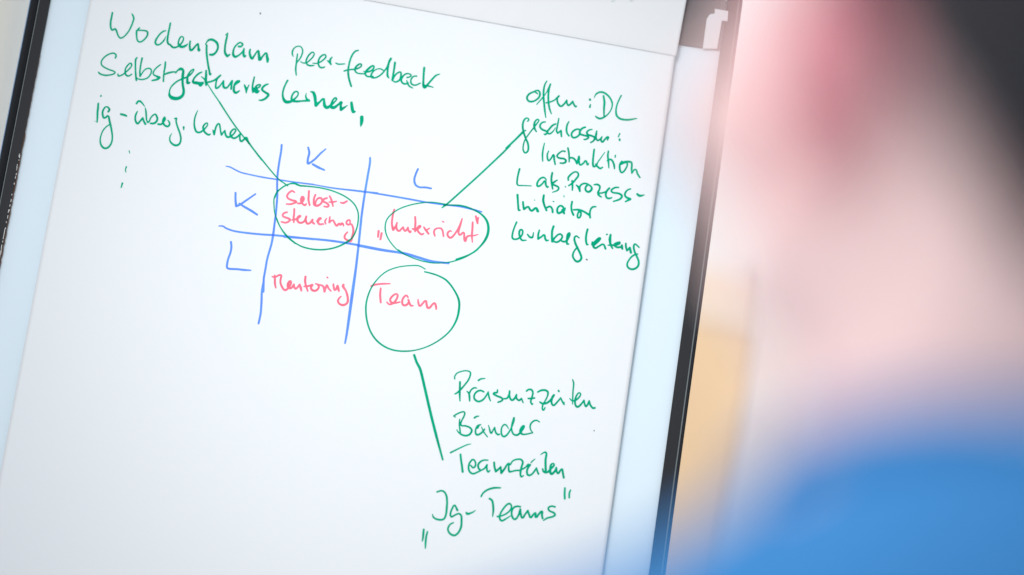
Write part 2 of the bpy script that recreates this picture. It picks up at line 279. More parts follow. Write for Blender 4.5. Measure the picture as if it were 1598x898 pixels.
# ---------------------------------------------------------------- handwriting, traced in sheet coordinates (tenths of a millimetre)
INKDATA = """
WORD handwritten_word green green handwritten word at the top left of the sheet
-5232,2590,22 -5232,2534,22 -5232,2477,23 -5225,2429,23 -5213,2395,23 -5197,2379,23 -5178,2390,23 -5160,2395,23 -5145,2377,23 -5129,2347,20 -5108,2314,20 -5088,2297,20 -5072,2297,20 -5051,2311,18 -5023,2348,18 -4997,2400,18 -4978,2468,20 -4968,2531,20 -4967,2559,22 -4980,2589,22 -4998,2613,16
-4879,2455,18 -4894,2433,18 -4905,2403,24 -4897,2359,20 -4887,2321,20 -4869,2291,20 -4844,2283,20 -4816,2299,20 -4788,2336,20 -4771,2375,20 -4772,2408,22 -4784,2426,22 -4816,2431,18 -4855,2428,18 -4885,2424,18 -4907,2419,18
-4564,2468,16 -4588,2458,20 -4617,2428,20 -4644,2379,20 -4660,2332,24 -4659,2300,24 -4642,2282,24 -4615,2284,20 -4585,2312,20 -4564,2347,20 -4554,2377,11 -4550,2399,7
-4525,2570,22 -4525,2499,22 -4527,2434,24 -4525,2378,24 -4520,2342,24 -4504,2312,24 -4483,2306,24 -4460,2287,24 -4435,2277,24 -4409,2283,22 -4381,2303,22 -4353,2340,22 -4337,2383,18 -4340,2415,18 -4358,2426,18 -4374,2417,20 -4386,2383,20 -4388,2342,20 -4376,2316,29 -4354,2301,33 -4327,2302,33 -4299,2320,27 -4276,2344,15
-4252,2384,22 -4251,2348,22 -4244,2309,25 -4229,2277,31 -4211,2282,27 -4189,2317,24 -4165,2357,22 -4153,2365,22 -4145,2340,22 -4138,2309,29 -4130,2288,33 -4123,2299,22
-4048,2363,24 -4041,2309,25 -4027,2246,25 -4004,2169,24 -3978,2093,25 -3960,2047,25 -3948,2015,27 -3938,2021,20
-4063,2374,15 -4055,2403,15 -4040,2428,25 -4011,2443,29 -3971,2437,31 -3932,2411,31 -3913,2369,25 -3914,2329,25 -3929,2290,25 -3957,2261,31 -3988,2256,29
-3848,2525,11 -3826,2553,15* -3827,2504,24 -3830,2439,24 -3828,2374,24 -3822,2327,27 -3808,2293,31 -3783,2270,33* -3756,2293,18
-3667,2408,27 -3644,2411,24 -3625,2439,22 -3636,2453,22 -3664,2458,20 -3694,2428,20 -3717,2384,20 -3722,2335,25 -3714,2295,31 -3691,2276,31 -3666,2287,24 -3632,2320,20 -3608,2361,18 -3600,2393,18* -3599,2354,25 -3593,2315,31 -3578,2297,31 -3565,2311,15
-3526,2394,20 -3528,2361,25 -3517,2326,29 -3488,2286,31 -3471,2309,24 -3446,2370,18 -3427,2391,22 -3417,2358,29 -3402,2312,35 -3393,2285,33 -3369,2325,22 -3338,2375,22 -3324,2373,25 -3312,2334,33 -3299,2300,36 -3297,2274,27
WORD handwritten_word green second line word of green handwriting beginning with a tall S
-5098,2043,20 -5094,2071,20 -5109,2093,20 -5141,2096,18 -5180,2078,18 -5220,2043,18 -5247,1999,18 -5254,1958,18 -5238,1928,18 -5199,1906,18 -5146,1890,18 -5098,1881,18 -5070,1866,18 -5080,1847,18 -5119,1828,18 -5171,1814,20 -5226,1817,20 -5255,1829,20 -5265,1839,15
-5032,1852,16 -5023,1831,22 -4990,1842,18 -4951,1880,18 -4913,1931,18 -4891,1974,18 -4895,2002,18 -4911,2005,18 -4934,1980,18 -4953,1936,18 -4953,1892,20 -4934,1855,22 -4906,1847,20 -4868,1875,15
-4844,2086,18 -4855,2060,22 -4847,1997,20 -4833,1927,20 -4818,1865,22 -4803,1811,24
-4782,2090,22 -4784,2039,20 -4783,1975,20 -4778,1912,20 -4768,1865,22* -4752,1900,16 -4730,1947,16 -4696,1974,18 -4661,1974,18 -4644,1945,18 -4652,1899,18 -4676,1859,18 -4710,1838,18 -4755,1827,18 -4795,1833,16 -4811,1846,16
-4550,2046,15 -4579,2015,18 -4610,1970,18 -4619,1936,18 -4614,1913,18 -4585,1898,22 -4537,1885,31* -4559,1858,27 -4617,1835,18
-4499,2082,22 -4494,2028,22 -4494,1964,20 -4489,1901,20 -4482,1845,20
-4483,1932,20 -4444,1956,25 -4394,1976,22 -4360,1981,18
-4354,1970,16 -4337,2005,20 -4300,2036,24 -4272,2011,31 -4267,1960,33 -4260,1896,29 -4245,1834,29 -4229,1789,31 -4221,1750,33 -4227,1709,35 -4256,1676,40 -4299,1659,45 -4346,1662,45 -4378,1685,33 -4388,1724,18 -4385,1772,16 -4359,1825,20 -4314,1876,20 -4259,1913,22 -4217,1939,22 -4177,1978,20 -4153,2022,16 -4150,2046,16 -4171,2035,16 -4195,1995,22 -4207,1953,24 -4203,1905,29 -4193,1871,36 -4171,1877,22
-4330,2010,13 -4293,2020,18
-4048,2028,16 -4076,2010,24 -4111,1968,22 -4131,1925,22 -4129,1889,31 -4093,1887,40 -4047,1888,36 -4014,1899,29* -4035,1860,25 -4052,1869,27
-4025,1895,27 -4045,1874,27
-4002,2054,22 -3992,1995,29 -3985,1940,31 -3972,1878,25
-4046,1972,11 -4012,1952,18 -3984,1924,24
-3977,1909,25 -3930,1926,22 -3884,1952,24 -3844,1994,24 -3822,2023,22
-3833,2016,18 -3851,1985,24 -3859,1943,20 -3858,1895,22 -3849,1861,25 -3827,1868,24 -3802,1904,18 -3774,1961,20* -3771,1925,24 -3760,1887,31 -3728,1880,24 -3700,1920,20 -3678,1972,22 -3673,1977,24* -3673,1932,24 -3669,1877,25
-3636,1930,22 -3609,1958,18 -3587,1984,22 -3603,1988,22 -3627,1968,22 -3639,1930,24 -3638,1890,27 -3631,1855,31 -3605,1839,31 -3567,1870,15
-3522,1952,15 -3507,1926,27 -3490,1897,31 -3483,1854,13* -3480,1906,18 -3468,1956,13
-3420,2064,18 -3423,2004,22 -3423,1947,22 -3416,1908,24 -3406,1878,25
-3399,1927,22 -3372,1931,18 -3341,1952,20 -3332,1978,18 -3349,1979,20 -3374,1963,22 -3387,1925,31 -3377,1890,33 -3356,1879,24 -3336,1903,18
-3245,2003,18 -3273,1987,25 -3302,1950,27 -3301,1922,27 -3266,1900,27 -3220,1876,31 -3227,1850,29 -3252,1818,27 -3287,1796,25 -3318,1791,15
-3371,1923,31 -3356,1902,27
WORD handwritten_word green short green word starting with the letters ig and a hyphen
-5183,1559,20 -5186,1546,13
-5198,1458,22 -5192,1407,25 -5187,1344,25 -5178,1290,22 -5172,1231,18
-5201,1237,7 -5192,1236,7
-5065,1375,20 -5054,1401,25 -5070,1426,22 -5096,1434,18 -5118,1411,20 -5129,1361,22 -5119,1323,24 -5105,1297,24 -5082,1301,22 -5063,1325,22 -5046,1314,24 -5031,1273,25 -5008,1221,25 -4982,1153,22 -4963,1092,20 -4956,1030,20 -4966,980,22 -4987,945,24 -5019,929,24 -5051,939,24 -5079,971,22 -5095,1016,18 -5096,1079,16 -5081,1145,16 -5051,1194,16 -5017,1227,16
-4911,1370,25 -4878,1368,27 -4843,1360,24
WORD handwritten_word green green abbreviated word after the hyphen at left
-4750,1528,24 -4737,1554,24 -4716,1563,25 -4685,1543,20 -4648,1508,11
-4723,1433,15 -4733,1399,22 -4734,1351,22 -4718,1306,24 -4694,1287,25 -4672,1317,22 -4646,1365,22* -4627,1328,24 -4602,1296,27
-4640,1494,9 -4622,1448,22 -4607,1387,20 -4593,1341,18 -4572,1321,20 -4552,1380,18 -4531,1415,18 -4507,1431,20 -4483,1406,24 -4472,1368,24 -4489,1330,25 -4517,1315,25 -4544,1313,20
-4452,1317,24 -4418,1321,24 -4393,1356,22 -4382,1390,24 -4391,1409,27* -4402,1387,24 -4399,1348,25 -4374,1316,25 -4334,1308,25 -4318,1336,22 -4329,1366,20 -4347,1381,13
-4268,1416,20 -4250,1420,22* -4246,1379,20 -4215,1312,22 -4182,1254,22 -4158,1194,22 -4154,1147,22 -4168,1109,25 -4204,1093,27 -4245,1105,25 -4277,1136,20 -4287,1182,16 -4274,1230,9
-4147,1327,25* -4141,1296,13
WORD handwritten_word green green word after the abbreviation crossed by the pointer line
-4016,1555,9 -4028,1510,16 -4035,1452,18 -4030,1389,20 -4014,1336,24 -3987,1296,25 -3951,1292,24 -3917,1319,22 -3886,1364,18 -3871,1402,16 -3884,1419,18 -3908,1397,20 -3919,1363,24 -3902,1322,25 -3874,1294,25 -3837,1280,24 -3820,1293,15
-3798,1346,13 -3787,1324,24 -3774,1295,24* -3772,1350,22 -3763,1407,22 -3740,1431,22 -3722,1398,20 -3705,1344,20 -3687,1303,24* -3673,1334,18 -3656,1362,18* -3644,1322,24 -3619,1290,27 -3585,1295,25 -3549,1333,20 -3530,1380,20 -3544,1397,20 -3569,1382,22 -3587,1339,24 -3575,1305,25 -3537,1285,25 -3498,1309,22 -3471,1349,20* -3468,1310,20 -3457,1272,24 -3440,1262,25 -3417,1286,24 -3391,1315,24 -3372,1285,27 -3349,1249,20
-3402,1308,24 -3378,1284,25
WORD ellipsis_mark green three short green ticks running down below the left words
-4733,942,14 -4721,914,9
-4731,746,17 -4736,710,15 -4723,676,9
-4742,541,21 -4747,487,15
WORD handwritten_word green green hyphenated word at the top centre of the sheet
-3005,2389,13 -3019,2413,20 -3023,2453,20 -3007,2496,16 -2968,2522,15 -2933,2519,16 -2906,2483,18 -2905,2431,18 -2918,2380,18 -2944,2328,16 -2953,2310,13
-2959,2426,16 -2957,2366,20 -2954,2302,20 -2949,2238,22 -2931,2165,16
-2907,2338,13 -2874,2327,16 -2836,2335,18 -2797,2379,18 -2769,2424,18 -2762,2461,16 -2782,2476,18 -2813,2449,20 -2838,2393,20 -2842,2344,20 -2817,2312,22 -2781,2307,22 -2740,2318,13
-2760,2342,13 -2721,2345,16 -2685,2362,18 -2645,2399,20 -2620,2439,20 -2628,2466,18 -2651,2464,20 -2682,2434,22 -2698,2383,22 -2691,2339,22 -2669,2308,22 -2637,2305,22 -2612,2319,16
-2544,2451,16 -2559,2425,24 -2557,2389,25 -2541,2359,18
-2594,2399,13 -2569,2391,31 -2548,2366,24
-2489,2387,16 -2459,2378,18 -2417,2385,18 -2379,2394,13
-2248,2583,18 -2279,2570,22 -2307,2525,22 -2324,2458,22 -2330,2384,22 -2327,2312,25 -2310,2242,25 -2282,2174,25 -2261,2133,25
-2373,2305,22 -2344,2321,18 -2307,2333,18 -2248,2348,20 -2205,2371,20 -2182,2399,20 -2191,2422,20 -2219,2409,22 -2245,2373,24 -2250,2340,24 -2230,2311,20 -2194,2302,18 -2125,2310,18
-2147,2339,9 -2123,2332,18 -2071,2348,22 -2037,2382,22 -2031,2415,22 -2051,2420,24 -2085,2386,27 -2116,2337,29 -2118,2304,24 -2095,2284,22 -2060,2283,20 -2023,2291,20
-1901,2380,16 -1939,2397,18 -1973,2396,15 -2013,2373,16 -2041,2333,22 -2047,2299,24 -2033,2279,24 -1998,2279,20 -1955,2306,20 -1916,2352,20 -1880,2422,18 -1868,2465,20 -1860,2514,24 -1845,2545,27* -1860,2490,22 -1863,2433,24 -1860,2369,25 -1850,2322,27 -1830,2303,15
-1790,2503,27 -1788,2429,25 -1788,2356,24 -1788,2284,27* -1767,2343,22 -1734,2385,20 -1705,2394,22 -1695,2355,24 -1699,2306,24 -1725,2276,22 -1755,2266,20 -1788,2280,18
-1619,2342,20 -1586,2356,18 -1576,2377,20 -1611,2392,18 -1648,2378,20 -1676,2337,24 -1682,2296,24 -1657,2264,24 -1622,2261,22 -1595,2278,20
-1617,2306,13 -1605,2280,22 -1576,2241,22 -1530,2223,13
-1507,2376,18 -1538,2371,18 -1561,2344,20 -1567,2302,20 -1549,2269,22 -1505,2264,20 -1452,2298,16
-1434,2492,29 -1429,2421,25 -1420,2341,25 -1409,2271,31 -1391,2253,31 -1366,2289,24 -1325,2356,24 -1281,2420,22 -1239,2444,13
-1390,2274,27 -1344,2277,20 -1292,2269,13
WORD handwritten_word green second line green word followed by a comma
-3022,2083,24 -3036,2041,20 -3050,1982,22 -3053,1918,22 -3039,1864,29 -3012,1828,40 -2984,1820,40 -2940,1835,33 -2907,1868,24 -2875,1913,18 -2873,1954,18 -2896,1966,20 -2924,1946,22 -2941,1887,24 -2925,1849,31 -2872,1846,29 -2820,1858,22 -2768,1870,25 -2730,1878,25
-2775,1963,9 -2777,1929,18 -2760,1895,27 -2730,1878,31
-2729,1991,13 -2693,1982,36 -2669,1938,40 -2653,1884,35 -2638,1834,40* -2599,1884,24 -2563,1926,24 -2550,1892,31 -2535,1846,40 -2505,1827,40 -2464,1861,29 -2425,1911,20 -2408,1950,20 -2425,1960,22 -2448,1932,22 -2459,1882,27 -2453,1843,40 -2422,1840,38 -2375,1887,25 -2345,1920,24 -2347,1884,27 -2335,1829,38* -2301,1859,25 -2267,1892,9
-2225,1931,33 -2211,1881,38 -2187,1825,40 -2163,1831,16
-2076,1774,44 -2070,1735,45 -2069,1695,35 -2071,1659,11
WORD grid_line blue left upright blue line of the grid
-2962,1292,25 -2956,1223,25 -2956,1104,25 -2954,1001,25 -2948,899,25 -2933,791,25 -2912,676,25 -2904,598,25 -2894,481,25 -2889,403,25
-2891,405,25 -2886,296,25 -2882,202,29 -2883,93,25 -2893,-3,25 -2903,-106,25 -2903,-239,25 -2904,-325,25 -2898,-378,25 -2881,-492,25
-2900,-365,24 -2899,-497,26 -2882,-626,26 -2870,-756,26 -2874,-876,24
WORD grid_line blue right upright blue line of the grid
-1899,1298,24 -1891,1228,26 -1892,1092,26 -1893,913,27 -1891,719,27 -1884,512,27 -1868,262,27
-1884,532,27 -1869,267,27 -1855,3,27 -1844,-290,27 -1836,-612,27 -1833,-787,27
-1865,172,26 -1855,-48,27 -1851,-342,27 -1840,-677,27 -1834,-851,27 -1836,-954,21
WORD grid_line blue upper cross line of the grid
-3571,935,13 -3520,931,18 -3454,908,18 -3382,887,18 -3272,877,18 -3117,869,20 -2947,868,18 -2770,868,18 -2509,874,20
-2503,873,16 -2271,867,20 -2041,875,22 -1888,879,24 -1743,886,22
-1967,881,17 -1895,880,22 -1676,878,22 -1384,871,24 -1150,863,21 -947,865,21 -759,871,21 -612,861,24 -490,846,19
WORD grid_line blue lower cross line of the grid
-3530,206,15 -3485,211,20 -3439,191,22 -3345,174,22 -3191,174,24 -3002,185,24 -2881,196,25 -2699,207,25 -2402,220,25
-2748,197,26 -2462,219,26 -2175,234,27 -1870,230,27 -1593,218,27 -1325,215,26
-1870,223,26 -1607,212,27 -1318,213,31 -1140,188,33 -992,167,31 -877,170,26 -783,174,27
WORD grid_letter blue letter K above the grid between its upright lines
-2646,1308,24 -2623,1249,27 -2627,1173,26 -2622,1121,27* -2610,1116,27 -2547,1178,24 -2488,1262,24 -2437,1323,17
-2559,1116,27 -2489,1089,31 -2413,1068,21
WORD grid_letter blue letter L at the upper right of the grid
-1316,1248,24 -1333,1178,24 -1338,1110,26 -1314,1054,26 -1264,1032,24 -1192,1040,24 -1126,1038,24
WORD grid_letter blue letter K left of the grid
-3405,633,24 -3390,546,26 -3370,475,29* -3335,495,26 -3260,566,24 -3170,655,19
-3340,512,21 -3274,482,27 -3181,445,29 -3109,411,24
WORD grid_letter blue letter L at the left below the lower cross line
-3358,39,25 -3343,-18,25 -3342,-88,24 -3355,-168,24 -3357,-231,25 -3348,-276,25 -3313,-283,25 -3230,-274,25 -3154,-271,27 -3071,-263,18
WORD handwritten_word red red word filling the upper half of the left circle
-2717,747,18 -2749,757,24 -2783,728,24 -2797,687,24 -2780,662,24 -2727,646,25 -2681,638,27 -2699,617,24 -2742,597,24 -2789,591,18
-2657,620,22 -2627,625,24 -2599,662,25 -2598,694,25 -2616,707,24 -2625,682,31 -2619,651,31 -2600,623,24 -2568,612,25 -2557,633,15
-2551,788,24 -2545,734,25 -2539,680,25 -2515,620,22
-2468,754,24 -2477,713,24 -2473,666,25 -2460,633,29 -2424,628,29 -2390,655,25 -2377,693,25 -2398,725,25 -2434,712,24 -2450,670,20 -2451,642,22
-2327,736,24 -2358,719,25 -2362,691,24 -2325,677,25 -2294,654,25 -2302,633,24 -2344,631,20
-2300,764,22 -2279,736,25 -2258,692,25 -2240,651,20
-2296,692,16 -2251,699,24 -2208,715,15
-2159,707,18 -2125,706,27 -2086,736,22
WORD handwritten_word red red word filling the lower half of the left circle
-2767,494,24 -2799,478,24 -2809,445,24 -2776,430,25 -2724,418,27 -2717,400,25 -2758,368,24 -2812,369,20
-2687,546,24 -2680,492,24 -2677,437,25 -2665,384,18
-2692,412,18 -2659,421,24 -2619,454,25 -2602,473,24 -2617,470,27 -2631,437,33 -2617,400,25 -2578,394,25 -2544,423,24 -2532,480,24* -2531,436,24 -2509,397,27 -2480,405,25 -2453,452,25* -2452,425,27 -2426,406,25
-2394,442,31 -2368,470,24 -2358,483,22 -2377,480,25 -2388,443,31 -2366,411,25 -2321,418,24
-2291,493,15 -2304,456,24 -2293,426,20
-2256,515,20 -2253,448,24* -2216,481,20 -2193,457,24 -2160,423,25 -2138,450,25 -2118,445,33 -2097,460,25 -2077,432,16
-2009,482,20 -2017,512,20 -2043,504,24 -2051,471,22 -2027,456,24 -1995,468,24 -1966,430,25 -1953,377,27 -1958,313,27 -1966,265,27 -2001,267,25 -2043,292,25 -2042,331,24 -2021,366,18
WORD handwritten_word red red word inside the right circle with its red quotation marks
-1659,434,27 -1656,364,24
-1620,413,27 -1623,338,25
-1517,719,22 -1523,672,25 -1523,601,24 -1517,539,24 -1492,476,31* -1471,515,25 -1460,567,20* -1461,524,24 -1447,483,25 -1418,472,25 -1396,503,22 -1380,525,20* -1369,499,24 -1347,483,25 -1323,530,20* -1310,492,25 -1288,476,24 -1282,493,15
-1259,666,24 -1247,612,25 -1241,558,27 -1232,493,22
-1268,521,20 -1226,517,31 -1192,546,27 -1180,568,22 -1201,560,24 -1210,524,25 -1186,488,25 -1149,470,25 -1127,485,16
-1139,562,18 -1112,531,27 -1071,490,24
-1070,557,16 -1104,528,22
-992,475,20 -1010,515,24 -1004,552,22 -973,572,20 -935,574,22 -911,546,24 -892,486,22
-933,663,15 -917,657,20
-805,555,13 -825,563,20 -848,533,25 -843,502,25 -809,480,25 -778,508,24 -743,580,22 -720,655,20 -706,728,18* -713,656,22 -722,591,22 -722,552,24 -701,532,24 -664,565,22 -650,524,25 -640,482,29 -627,468,25 -612,526,24 -531,550,18 -492,568,13
-576,704,24 -567,623,25 -561,545,25 -543,466,16
-550,783,24 -530,739,33 -517,702,24
-516,773,16 -521,733,24
WORD handwritten_word red red word in the lower left cell of the grid
-2811,-298,15 -2780,-301,24 -2725,-265,22 -2706,-270,22 -2707,-309,24 -2702,-355,24 -2679,-398,25 -2647,-432,25 -2624,-432,27 -2599,-401,24 -2580,-352,25 -2585,-321,24 -2603,-328,25 -2611,-364,31 -2599,-397,33 -2568,-400,27 -2542,-350,22* -2533,-383,25 -2511,-399,25 -2475,-343,24* -2457,-379,31 -2444,-412,24
-2784,-278,18 -2773,-327,25 -2763,-380,25 -2746,-425,18
-2423,-240,27 -2418,-295,27 -2403,-340,25 -2369,-405,20
-2419,-358,20 -2379,-348,24 -2329,-324,25
-2325,-324,24 -2338,-361,27 -2315,-388,27 -2277,-386,27 -2249,-347,25 -2262,-314,24 -2294,-304,16
-2294,-304,15 -2247,-312,22 -2208,-317,24 -2184,-345,31 -2174,-382,27* -2165,-323,24 -2157,-302,22 -2136,-334,24 -2101,-363,20
-2172,-207,18 -2162,-213,18
-2084,-279,22 -2075,-313,25 -2054,-344,25 -2033,-290,27* -2020,-320,31 -2008,-349,24
-1967,-269,31 -1968,-288,33 -1931,-329,25 -1904,-380,27 -1888,-431,27 -1888,-474,27 -1925,-507,29 -1971,-503,25 -1999,-472,25 -1993,-440,24 -1973,-410,18
WORD handwritten_word red red word in the lower circle
-1643,-234,20 -1594,-209,24 -1513,-187,24 -1427,-172,15
-1527,-244,22 -1521,-320,27 -1500,-411,24
-1430,-396,18 -1396,-418,22 -1357,-400,24 -1326,-353,24 -1316,-297,24 -1337,-283,22 -1371,-309,25 -1395,-355,25 -1382,-388,25 -1343,-394,25 -1277,-372,18
-1193,-301,22 -1215,-283,22 -1242,-309,25 -1253,-357,25 -1235,-401,25 -1197,-395,27 -1174,-352,25 -1185,-331,22 -1164,-367,25 -1144,-395,24 -1118,-392,18
-1072,-310,18 -1061,-351,25 -1039,-382,25 -1010,-347,24 -981,-314,24 -964,-351,27 -947,-388,27 -924,-388,27 -893,-340,24 -872,-326,25 -852,-357,27 -843,-391,22
WORD circle_outline green left green circle drawn round red writing in the grid
-2657,834,20 -2697,843,24 -2737,853,24 -2781,842,18 -2837,810,18 -2884,767,18 -2921,714,18 -2937,648,18
-2651,837,21 -2565,843,17 -2420,846,17 -2272,831,17 -2120,788,17 -2008,723,17 -1943,637,17 -1919,536,17 -1922,417,17 -1955,308,19 -2015,232,17
-2918,739,17 -2942,645,15 -2932,558,15 -2898,444,15 -2827,321,15 -2720,204,15 -2608,136,15
-2877,407,15 -2809,299,15 -2689,192,15 -2562,123,17 -2443,101,19 -2299,108,19 -2161,148,19 -2055,208,21 -1979,279,19
WORD circle_outline green right green circle drawn round red writing
-946,857,21 -861,873,17 -731,883,21 -597,859,21 -489,816,22 -413,746,29 -379,647,31 -389,542,31 -445,429,22 -519,344,17 -597,290,15 -705,234,14
-867,869,15 -963,874,15 -1093,872,15 -1192,852,15 -1330,805,15 -1464,732,15 -1552,644,15 -1590,564,15 -1584,461,17 -1536,364,15 -1433,262,14 -1338,210,14 -1247,184,14
-1395,245,14 -1286,195,14 -1136,159,14 -990,149,15 -876,163,15 -764,192,15 -630,257,15 -512,344,15 -468,388,15
WORD circle_outline green lower green circle standing free below the grid
-1044,63,14 -1125,90,15 -1224,78,14 -1363,39,14 -1483,-27,15 -1569,-121,15 -1635,-249,17 -1664,-386,19 -1662,-503,21 -1627,-644,21 -1567,-767,21 -1480,-863,21 -1369,-926,21 -1250,-951,19 -1122,-942,19 -998,-908,15 -865,-841,15 -737,-738,17 -640,-617,19 -589,-485,24 -578,-366,27 -595,-251,26 -662,-144,22 -773,-36,22 -881,7,19 -970,23,19 -1046,30,17
WORD pointer_line green thin green line from the second line of writing to the left circle
-3990,1919,20 -3954,1888,13 -3877,1800,15 -3763,1678,15 -3657,1558,15
-3777,1693,20 -3666,1566,18 -3561,1451,18 -3459,1351,18 -3350,1252,18 -3166,1075,18
-3362,1272,20 -3296,1202,18 -3168,1083,18 -3031,958,16 -2925,871,16 -2849,832,16 -2808,810,13
WORD pointer_line green green line from the right notes down to the right circle
-155,1877,27 -228,1775,23 -316,1658,25
-278,1696,22 -356,1586,22 -576,1296,21 -759,1065,21 -918,869,21 -962,825,15
WORD pointer_line green thick green line leading down from the lower circle
-1014,-973,28 -973,-1051,30 -919,-1128,32 -839,-1321,32 -728,-1601,32 -621,-1856,32 -497,-2138,22
WORD handwritten_word green first green word of the notes at right ending in a colon
-46,2380,18 -80,2399,22 -110,2388,22 -148,2356,24 -163,2314,25 -144,2280,25 -108,2272,24 -61,2293,22 -21,2340,24 -16,2385,24 -36,2418,22 -67,2417,18 -99,2396,13
43,2551,15 25,2504,20 22,2431,24 32,2352,25 52,2267,25 71,2189,24 95,2105,13
-35,2249,13 12,2325,16 55,2404,11 76,2472,16 91,2521,20* 83,2457,22 86,2377,24 100,2298,24 120,2229,24 153,2162,16
76,2285,20 117,2301,18 167,2333,18 199,2378,16 216,2393,15 200,2370,20 199,2338,22 219,2293,24 254,2270,25 288,2304,22 313,2354,20* 321,2317,22 343,2296,24 386,2351,22* 402,2321,24 429,2294,24 439,2302,16
586,2408,29 587,2405,29
600,2348,16 598,2316,25
631,2434,7 647,2481,18 678,2510,22 716,2520,24 764,2507,24 817,2467,22 851,2416,22 860,2377,18 853,2320,15 823,2259,16 782,2216,22 738,2193,25 703,2200,24 681,2213,16
741,2475,24 762,2402,27 768,2323,25 782,2228,18
950,2512,18 928,2445,18 914,2378,18 914,2314,22 931,2260,25 970,2230,25 1029,2223,25 1090,2233,24 1149,2253,18 1175,2262,11
WORD handwritten_word green long green word of the notes at right that the pointer line starts from
-114,2025,16 -102,2047,20 -124,2064,18 -149,2048,22 -164,2001,24 -158,1938,25 -140,1885,25 -107,1818,24 -72,1760,25 -55,1698,24 -60,1658,22 -85,1638,22 -112,1666,20 -120,1720,18 -111,1793,16 -76,1871,16 -34,1950,18 3,2019,18 19,2058,16 0,2067,18 -23,2039,22 -29,1998,25 -18,1952,27 9,1916,18
-153,1891,16 -117,1912,15
98,2050,18 62,2037,20 41,1993,24 66,1957,25 115,1941,25 141,1925,25 118,1897,22 106,1899,18
224,2046,20 189,2020,24 157,1971,24 140,1929,24 166,1913,22 200,1942,18 227,1998,9
251,2118,16 249,2058,20 246,2001,22 246,1961,22 263,1936,22* 290,1964,20 298,1973,22 305,1938,24 314,1904,22
376,2098,15 362,2059,22 360,2003,24 373,1957,24 400,1925,22
523,2020,24 484,2021,22 442,1988,24 428,1946,24 449,1913,24 483,1918,24 520,1956,24 525,2005,24
579,2061,22 550,2045,24 527,2013,24 525,1973,25 570,1960,24 617,1955,25 635,1942,22 611,1916,22 585,1908,18
662,2046,16 629,2033,20 607,2001,24 622,1976,25 678,1965,25 707,1949,25 701,1912,22 670,1883,20
721,2035,18 720,1995,27 722,1955,25 746,1923,24 774,1940,22 793,1974,16* 786,1941,22 805,1912,24 831,1948,22 865,1982,24 863,1945,18
998,2046,16 986,2004,16
1005,1975,25 1008,1964,24
WORD handwritten_word green green word indented in the notes at right with a large K in it
125,1790,13 120,1719,20 122,1647,22 136,1568,16
188,1701,15 179,1656,20 191,1602,22 209,1587,22 237,1633,20 255,1664,20 267,1614,24 289,1552,20
382,1727,22 351,1727,18 313,1693,20 297,1654,22 329,1636,24 383,1636,24 410,1612,25 391,1585,24 346,1577,20
410,1773,22 429,1719,24 441,1665,22 449,1610,18
443,1653,20 480,1663,24 518,1641,25 543,1601,24* 551,1658,22 557,1691,22 565,1636,22 583,1593,24 618,1617,22 644,1650,22 670,1609,24 683,1627,13
723,1805,22 724,1733,24 728,1662,24 743,1600,27 770,1609,22 790,1663,16 820,1724,13 853,1791,9
768,1628,24 795,1601,25 828,1586,24 852,1605,16
893,1811,20 895,1752,24 910,1690,24 927,1609,15
896,1692,16 934,1714,24 964,1691,24 986,1646,25 995,1608,16
983,1773,18 983,1748,15
1127,1712,24 1140,1678,20 1127,1628,20 1103,1585,22 1080,1577,22 1058,1618,24 1052,1672,24 1070,1711,22
1066,1683,33 1109,1709,33 1177,1720,24 1192,1694,24 1197,1639,24 1207,1585,18* 1242,1638,20 1276,1588,25 1309,1549,20
WORD handwritten_word green green letter L and two words of the notes at right ending in a hyphen
-122,1431,24 -129,1362,22 -130,1290,22 -123,1244,22 -106,1231,18 -52,1237,15 46,1248,13
213,1348,15 179,1372,22 139,1352,22 112,1300,24 118,1258,25 144,1263,24 174,1298,20 200,1330,24 214,1288,25 237,1262,24 250,1272,13
270,1444,24 268,1384,25 279,1322,25 302,1250,20
342,1365,15 311,1339,24 296,1309,24 333,1295,24 370,1277,22 363,1244,20 307,1209,13
448,1302,16 450,1296,13
471,1384,20 466,1415,24 494,1463,22 536,1497,20 571,1491,20 580,1456,24 559,1413,24 528,1361,22 484,1318,18
517,1383,24 529,1329,25 536,1271,18
574,1340,18 600,1320,27 626,1273,24* 618,1327,22 640,1362,22 677,1376,22 725,1364,22 759,1337,25 756,1305,27 725,1280,27 691,1299,25 690,1338,24 709,1365,24
782,1377,16 817,1386,25 850,1371,25 853,1332,22 842,1291,25 854,1261,27 888,1242,18
847,1282,20 896,1295,20 938,1321,20 967,1362,22 945,1330,25 936,1282,25 953,1244,25 984,1240,24 1013,1254,16
1075,1390,18 1030,1379,22 994,1338,22 1016,1318,22 1086,1317,24 1127,1295,27 1117,1258,24 1082,1233,22 1039,1212,18
1218,1394,18 1186,1376,20 1161,1328,24 1174,1291,25 1231,1270,31* 1179,1230,18
1306,1343,27 1335,1328,31 1369,1337,22 1392,1348,9
WORD handwritten_word green green word of the notes at right fifth from the top
-100,1113,29 -87,1051,25 -74,990,25 -58,933,25 -42,934,18
-23,1038,25 -12,992,25 1,954,27* 46,989,24 74,958,27 98,950,27 139,988,27 166,956,35
109,1083,13 111,1082,13
210,1157,25 211,1098,29 230,1045,27 267,980,25
262,1011,22 302,1033,24 332,1006,25 343,968,25
330,1100,15 338,1100,15
467,1035,27 444,1059,24 414,1058,22 392,1019,25 407,970,27 440,983,27 474,1016,31 485,1045,13
459,1010,40 479,977,27
445,1188,13 453,1171,9
553,1131,24 552,1071,24 566,1018,25 591,975,27
586,1037,22 646,1047,24 710,1033,25 776,1003,27
648,1039,29 673,1019,24 676,972,24 653,949,22 639,982,22 652,1032,24
792,974,25 781,1020,24 785,1076,22 807,1107,24 841,1115,18
